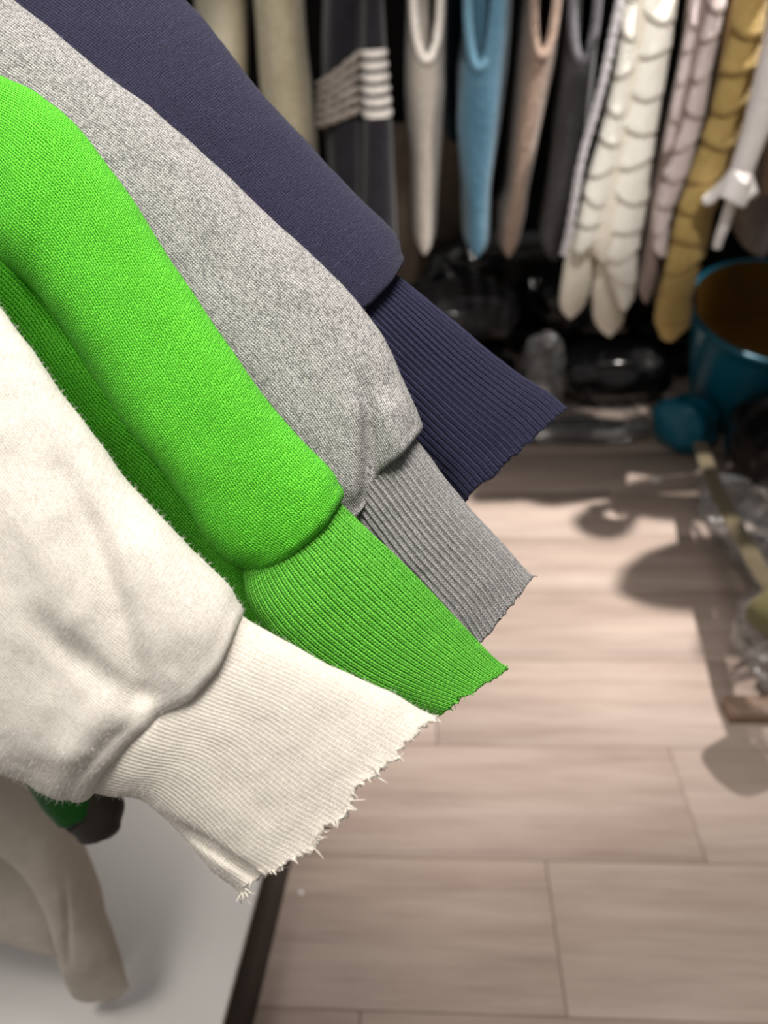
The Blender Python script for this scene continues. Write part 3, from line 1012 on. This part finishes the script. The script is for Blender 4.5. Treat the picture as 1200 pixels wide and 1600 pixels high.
iv = tier_sweater('ivory sweater with rows of knitted scallops and two plain rounded ends', [
    ([(-120, 988, 1012), (20, 970, 1001), (100, 963, 995), (175, 947, 981), (222, 934, 975), (300, 912, 955), (385, 896, 930), (420, 890, 922)],
     [-60, -5, 55, 115, 175, 222, 270, 315, 352, 388]),
    ([(-120, 1018, 1070), (0, 1003, 1058), (80, 996, 1047), (200, 972, 1026), (300, 957, 1014), (400, 944, 997), (440, 954, 994), (480, 968, 988)],
     [-85, -30, 28, 85, 150, 205, 258, 312, 362, 402, 441, 478])],
    [(-120, 994, 1068), (0, 980, 1056), (100, 966, 1048), (200, 944, 1028), (300, 918, 1010), (410, 902, 984)], 2.06, M['ivory'], M['ivory_plain'], 111, .25)
for rows, yy in (([(340, 906, 930), (380, 890, 927), (420, 881, 929), (455, 876, 924), (499, 873, 910)], 2.09),
                 ([(340, 946, 980), (380, 936, 985), (420, 929, 987), (460, 925, 983), (495, 926, 978), (527, 932, 974)], 2.10)):
    Vk, *_ = slices(rows, yy, .07, power=.95)
    grid_obj('plain_end', close(Vk), M['ivory_plain'], iv)
a = np.linspace(0, 1, 60)
ez = np.array([(-60, 982), (17, 965), (76, 953), (127, 942), (181, 928), (227, 914), (266, 905), (368, 888), (398, 880)], float)
qy = -60 + 458 * a
mesh_obj('fluffy_edge', *rod_vf(on_y(np.interp(qy, ez[:, 0], ez[:, 1]), qy, np.full(60, 2.05)), 0.0085 + 0.003 * np.sin(np.arange(60) * 1.9) ** 2, 8), M['lilac_grey'], iv)

tier_sweater('pale lilac sweater with scalloped rows above a plain mauve end', [
    ([(-120, 1096, 1116), (30, 1075, 1093), (130, 1055, 1075), (220, 1038, 1054), (260, 1032, 1044)], [-70, -15, 35, 78, 125, 185, 232]),
    ([(-120, 1126, 1156), (30, 1098, 1129), (110, 1082, 1112), (180, 1066, 1100), (270, 1036, 1076), (330, 1020, 1050), (395, 1020, 1042)],
     [-90, -40, 12, 60, 120, 178, 230, 278, 322, 360, 396])],
    [(-120, 1104, 1146), (0, 1084, 1120), (110, 1067, 1100), (220, 1040, 1070), (330, 1020, 1044), (400, 1010, 1036), (474, 996, 1022)], 1.99, M['lilac'], M['mauve'], 112, .30)
tier_sweater('mustard sweater with rows of knitted scallops, in front of the teal tub', [
    ([(-120, 1170, 1230), (30, 1143, 1196), (110, 1125, 1184), (170, 1112, 1168), (230, 1092, 1153), (330, 1058, 1116), (400, 1044, 1101), (460, 1030, 1081), (500, 1022, 1079), (530, 1034, 1070)],
     [-80, -20, 52, 112, 172, 228, 280, 330, 378, 420, 462, 500, 526])],
    [(-120, 1180, 1228), (0, 1156, 1200), (110, 1134, 1181), (230, 1100, 1150), (330, 1062, 1113), (400, 1047, 1098), (460, 1032, 1078), (530, 1022, 1076)], 1.97, M['mustard'], M['mustard'], 113)
hung('cardigan', 'mid grey garment hem at the right edge below the white frilled top', 'garment',
     [(60, 1200, 1260), (250, 1176, 1250), (330, 1148, 1240), (402, 1140, 1240)], 2.05, .26, M['mid_grey'], 114)

# white top with frilled sleeve end
wt = empty('frilled_top', on_y(1130., 350., np.array(1.92)), 'soft white knit top with flared frill at its sleeve end', 'top', BACK)
ctl = spline([(1262, -60, 26), (1232, 40, 24), (1205, 130, 22), (1180, 205, 17), (1158, 268, 15)], 30)
mesh_obj('sleeve', *rod_vf(on_y(ctl[:, 0], ctl[:, 1], np.full(30, 1.90)), ctl[:, 2] / F * 2.08, 16), M['soft_white'], wt)
th = np.linspace(0, 2 * math.pi, 97)
s = np.linspace(0, 1, 14)
fl = []
for q in s:
    cxp, cyp = 1158 - 16 * q, 264 + 48 * q
    rr_ = (13 + 19 * q ** 1.2) * (1 + 0.25 * q * np.sin(3 * th + 0.6)) / F * 2.03
    c0 = on_y(cxp, cyp, np.array(1.90))
    fl.append(np.stack([c0[0] + rr_ * np.cos(th), c0[1] + rr_ * np.sin(th) * .7, c0[2] + 0.012 * q * np.sin(3 * th + 2.2)], -1))
fl = np.array(fl)
fr = grid_obj('frill', fl, M['soft_white'], wt)
sol = fr.modifiers.new('thickness', 'SOLIDIFY')
sol.thickness = 0.004
tl = spline([(1146, 305, 8), (1134, 345, 8), (1124, 372, 7), (1120, 388, 6)], 16)
mesh_obj('tie', *rod_vf(on_y(tl[:, 0], tl[:, 1], np.full(16, 1.905)), tl[:, 2] / F * 2.03, 10), M['soft_white'], wt)

# garments along the right-hand rail, unseen and added to shade the boards
side = [((.925, 1.745), 'beige'), ((.985, 1.615), 'grey'), ((.97, 1.965), 'brown')]
smat = {'beige': M['khaki_cream'], 'grey': M['mid_grey'], 'brown': M['brown'], 'black': M['black_knit']}
for k, ((x0, y0), nm) in enumerate(side):
    zz = np.array([.86, .87, .89, .94, 1.0, 1.2, 1.32, 1.38, 1.41, 1.42])
    tk = np.array([.01, .03, .045, .05, .055, .06, .06, .05, .03, .008])
    tk = tk * (.5 if nm == 'grey' else 1.35)
    th = np.linspace(0, 2 * math.pi, 49)
    sg = lambda v: np.sign(v) * np.abs(v) ** .7
    V = np.stack([x0 + .24 + .24 * sg(np.cos(th))[None] * (1 - .2 * np.abs(zz[:, None] - 1.2)), y0 + tk[:, None] * sg(np.sin(th)), np.broadcast_to(zz[:, None], (10, 49))], -1)
    rt = empty('cardigan', (x0 + .24, y0, .86), '%s cardigan right of the picture, unseen, added to shade the boards' % nm, 'cardigan', 'unseen cardigans added to shade the boards')
    grid_obj('body', V, smat[nm], rt)
    mesh_obj('hanger_hook', *rod_vf([(x0 + .24, y0, 1.40), (x0 + .24, y0, 1.45), (x0 + .24, y0, 1.588)], .002, 6), M['steel'], rt)

br = empty('clothes_rail', (0.5, 2.55, 0), 'black clothes rail carrying the knitwear at the back', 'rack')
mesh_obj('rail', *rod_vf([(-0.9, 2.56, 1.60), (0.2, 2.52, 1.60), (1.28, 2.16, 1.60)], .012, 12), M['black_metal'], br)
mesh_obj('rail', *rod_vf([(1.28, 2.16, 1.60), (1.27, 1.7, 1.60), (1.26, 1.0, 1.60)], .012, 12), M['black_metal'], br)
for x, y in ((-0.9, 2.56), (1.42, 2.80), (1.5, 1.0)):
    mesh_obj('post', *rod_vf([(x, y, 1.60), (x, y, .7), (x, y, 0)], .012, 12), M['black_metal'], br)
for x0, y0, x1, y1 in ((1.42, 2.80, 1.28, 2.16), (1.5, 1.0, 1.26, 1.0)):
    mesh_obj('bracket', *rod_vf([(x0, y0, 1.60), ((x0 + x1) / 2, (y0 + y1) / 2, 1.60), (x1, y1, 1.60)], .010, 10), M['black_metal'], br)

for k, (c, yy, lb) in enumerate(HANGS):
    rx = np.interp(c[0], [-0.9, 0.2, 1.28], [2.56, 2.52, 2.16])
    hk = empty('coat_hanger', (c[0], yy, c[2] - .02), 'wire hanger holding the ' + ' '.join(lb.replace(',', '').split()[:6 if 'garment' not in lb else 3]), 'hanger')
    mesh_obj('hook', *rod_vf([(c[0], yy, c[2] + .008), (c[0], (yy + rx) / 2, c[2] + .05), (c[0], rx, 1.587)], .002, 6), M['steel'], hk)

# ------------------------------------------------------------------ on the floor under the rack
M['black_poly'] = plain('black_polythene', lin(16, 15, 16), 0.16, 0.6)
M['grey_poly'] = plain('dark_grey_polythene', lin(46, 44, 46), 0.2, 0.6)
M['film'] = plastic_film('clear_polythene')
M['teal'] = plain('teal_plastic', lin(6, 98, 122), 0.35, 0.5)
M['tub_brown'] = plain('brown_lining', lin(104, 74, 22), 0.7, 0.2, noise_amt=.15, nscale=8)
M['carton'] = plain('brown_carton', lin(120, 106, 92), 0.8, 0.2, noise_amt=.1)
M['khaki'] = wool('khaki_cloth', lin(84, 75, 56), lin(96, 86, 66), 60, .002)
M['olive'] = wool('olive_cloth', lin(92, 86, 56), lin(106, 99, 68), 60, .002)
M['board'] = plain('raw_wood', lin(140, 116, 100), 0.6, noise_amt=.2)
M['scrap'] = plain('white_paper', lin(235, 232, 226), 0.8)


def pillow(c, size, rz, seed, amp=.02, nu=72, nv=44, pw=.55, fine=1.0):
    th = np.linspace(0, 2 * math.pi, nu + 1)
    ph = np.linspace(-math.pi / 2, math.pi / 2, nv)
    sg = lambda v, p: np.sign(v) * np.abs(v) ** p
    cp = sg(np.cos(ph), pw)[:, None]
    V = np.stack([cp * sg(np.cos(th), pw), cp * sg(np.sin(th), pw), np.broadcast_to(sg(np.sin(ph), .8)[:, None], (nv, nu + 1))], -1)
    V = V * np.array(size) / 2
    n = outward(V)
    q = V * 9 * fine + seed * 3.1
    ridge = 1 - np.abs(noise3(q, seed)) * 2
    ridge2 = 1 - np.abs(noise3(q * 2.3, seed + 3)) * 2
    V = V + n * (amp * (0.6 * ridge + 0.35 * ridge2 + 0.5 * noise3(q * .4, seed + 7)))[..., None]
    V[:, -1] = V[:, 0]
    V[0], V[-1] = V[0].mean(0), V[-1].mean(0)
    cs, sn = math.cos(rz), math.sin(rz)
    V = V @ np.array([[cs, sn, 0], [-sn, cs, 0], [0, 0, 1]])
    V[..., 2] = np.maximum(V[..., 2], -size[2] / 2 + 0.001)
    return V + np.array(c)


def bag(name, label, c, size, rz, seed, mat, cat='bag', group=None, **kw):
    o = grid_obj(name, pillow(c, size, rz, seed, **kw), mat)
    return tag(o, label, cat, group)


BG = 'black plastic bags under the rack'
bag('plastic_bag', 'black plastic bag on the floor beside the navy cuff tip', (.33, 2.62, .10), (.42, .38, .19), .1, 1, M['black_poly'], group=BG)
bag('plastic_bag', 'black plastic bag on the floor below the ivory sweater ends', (.92, 2.71, .10), (.40, .34, .19), -.12, 2, M['black_poly'], group=BG)
bag('plastic_bag', 'dark grey plastic bag stacked on top, under the blue vest', (.33, 2.88, .31), (.42, .38, .18), .25, 3, M['grey_poly'], group=BG)
bag('plastic_bag', 'black plastic bag stacked on top, behind the ivory sweater', (.86, 2.93, .325), (.46, .36, .19), .0, 4, M['black_poly'], group=BG)
bag('plastic_bag', 'black plastic bag farthest left under the striped cardigan', (-.14, 2.78, .16), (.44, .46, .31), -.1, 5, M['black_poly'], group=BG)
bag('plastic_bag', 'black plastic bag at the back, under the brown vest', (.62, 3.27, .26), (.80, .26, .50), .05, 18, M['black_poly'], group=BG, amp=.03)
bag('clear_bag', 'clear plastic bag lying flat on the boards below the black bags', (.66, 2.36, .05), (.56, .18, .09), -.10, 6, M['film'], amp=.012, fine=1.6)
tag(mesh_obj('carton', *box_vf((on_y(668, 300, np.array(3.2))[0], 3.55, .45), (.46, .20, .90), 0, .004), M['carton'], smooth=False), 'plain brown carton standing behind the pale grey vest', 'box')

bag('plastic_bag', 'flat black plastic bag inside the clear bag on the boards', (.66, 2.36, .045), (.40, .07, .026), -.10, 19, M['black_poly'], group=BG, amp=.005)
bag('plastic_bag', 'flat black plastic bag lying left of the clear bag, behind the navy cuff', (.16, 2.27, .05), (.36, .18, .09), .08, 20, M['black_poly'], group=BG, amp=.014)
bag('plastic_bag', 'black plastic bag between the mustard sweater and the teal tub', (1.22, 2.98, .14), (.24, .36, .27), .2, 21, M['black_poly'], group=BG)
bag('clear_bag', 'upright crumpled clear plastic bag below the charcoal vest', (.615, 2.58, .15), (.11, .12, .28), .35, 22, M['film'], amp=.025, fine=1.8)
# teal tub with brown lining, leaning forward on the bags
tilt = math.radians(19)
rimc = on_z(1216, 484, .45)
RX = np.array([[1, 0, 0], [0, math.cos(tilt), -math.sin(tilt)], [0, math.sin(tilt), math.cos(tilt)]])
th = np.linspace(0, 2 * math.pi, 65)


def lathe(prof):
    return np.array([[(r * math.cos(a), r * math.sin(a), z) for a in th] for r, z in prof])


shell = lathe([(.0, .004), (.125, .004), (.14, .02), (.175, .16), (.215, .32), (.228, .365), (.240, .369), (.242, .378), (.236, .384), (.226, .380)]) @ RX.T * 1.14
lining = lathe([(.225, .378), (.205, .32), (.182, .22), (.155, .15), (.0, .14)]) @ RX.T * 1.14
off = rimc - RX @ np.array([0, 0, .433])
off[2] = -shell[..., 2].min() + .002
tb = empty('plastic_tub', (off[0], off[1], 0), 'round teal plastic tub with brown inside', 'tub')
grid_obj('shell', shell + off, M['teal'], tb)
grid_obj('lining', lining + off, M['tub_brown'], tb)

bag('teal_bag', 'small teal plastic bag slumped against the tub', on_z(1070, 664, .08), (.15, .13, .15), .5, 8, M['teal'], amp=.03)
bag('plastic_bag', 'black plastic bag on the right, beside the khaki strap', (1.22, 1.90, .15), (.30, .38, .29), .05, 9, M['black_poly'], group=BG)
bag('plastic_bag', 'dark grey plastic bag at the right edge in front', (1.23, 1.46, .13), (.28, .38, .25), .05, 10, M['grey_poly'], group=BG)
k = spline([(1094, 694), (1112, 745), (1140, 805), (1170, 860), (1196, 905), (1225, 940)], 40)
kp = on_z(k[:, 0], k[:, 1], np.linspace(.20, .29, 40))
side_ = np.cross(np.gradient(kp, axis=0), [0, 0, 1])
side_ /= np.linalg.norm(side_, axis=1)[:, None]
kg = np.stack([kp + side_ * .021 * math.cos(a) + np.array([0, 0, .008 * math.sin(a)]) for a in np.linspace(0, 2 * math.pi, 17)], 1)
tag(grid_obj('cloth_strap', kg, M['khaki']), 'khaki cloth strap running across the bags at right', 'strap')
bag('folded_cloth', 'olive folded cloth on the bags at the right edge', on_z(1222, 962, .29), (.10, .10, .06), .4, 12, M['olive'], 'cloth', amp=.008)
bag('clear_bag', 'crumpled clear plastic bag shining at the lower right edge', (.88, 1.13, .145), (.24, .24, .20), .2, 13, M['film'], amp=.022, fine=1.8)
bag('folded_sweater', 'grey folded garment inside the shining clear bag', (.90, 1.14, .135), (.15, .15, .11), .2, 14, M['mid_grey'], 'garment', amp=.008)
bag('clear_bag', 'long clear plastic bag draped beside the black bags at right', (.985, 1.56, .085), (.15, .56, .16), .04, 15, M['film'], amp=.02, fine=1.4)
wbp = on_z(1146, 1143, 0)
tag(mesh_obj('wooden_board', *box_vf((wbp[0] + .20, wbp[1] + .03, .016), (.40, .05, .032), -.08, .002), M['board'], smooth=False), 'raw wooden board lying under the clear bag at right', 'board')
bag('paper_scrap', 'tiny white scrap lying on the shaded boards', on_z(1025, 750, .006), (.03, .026, .011), .3, 16, M['scrap'], 'scrap', amp=.002, nu=20, nv=12)
bag('lint', 'speck of white lint on the boards below the white cuff', on_z(470, 1395, .002), (.007, .009, .003), .3, 17, M['scrap'], 'lint', amp=.0006, nu=14, nv=8)
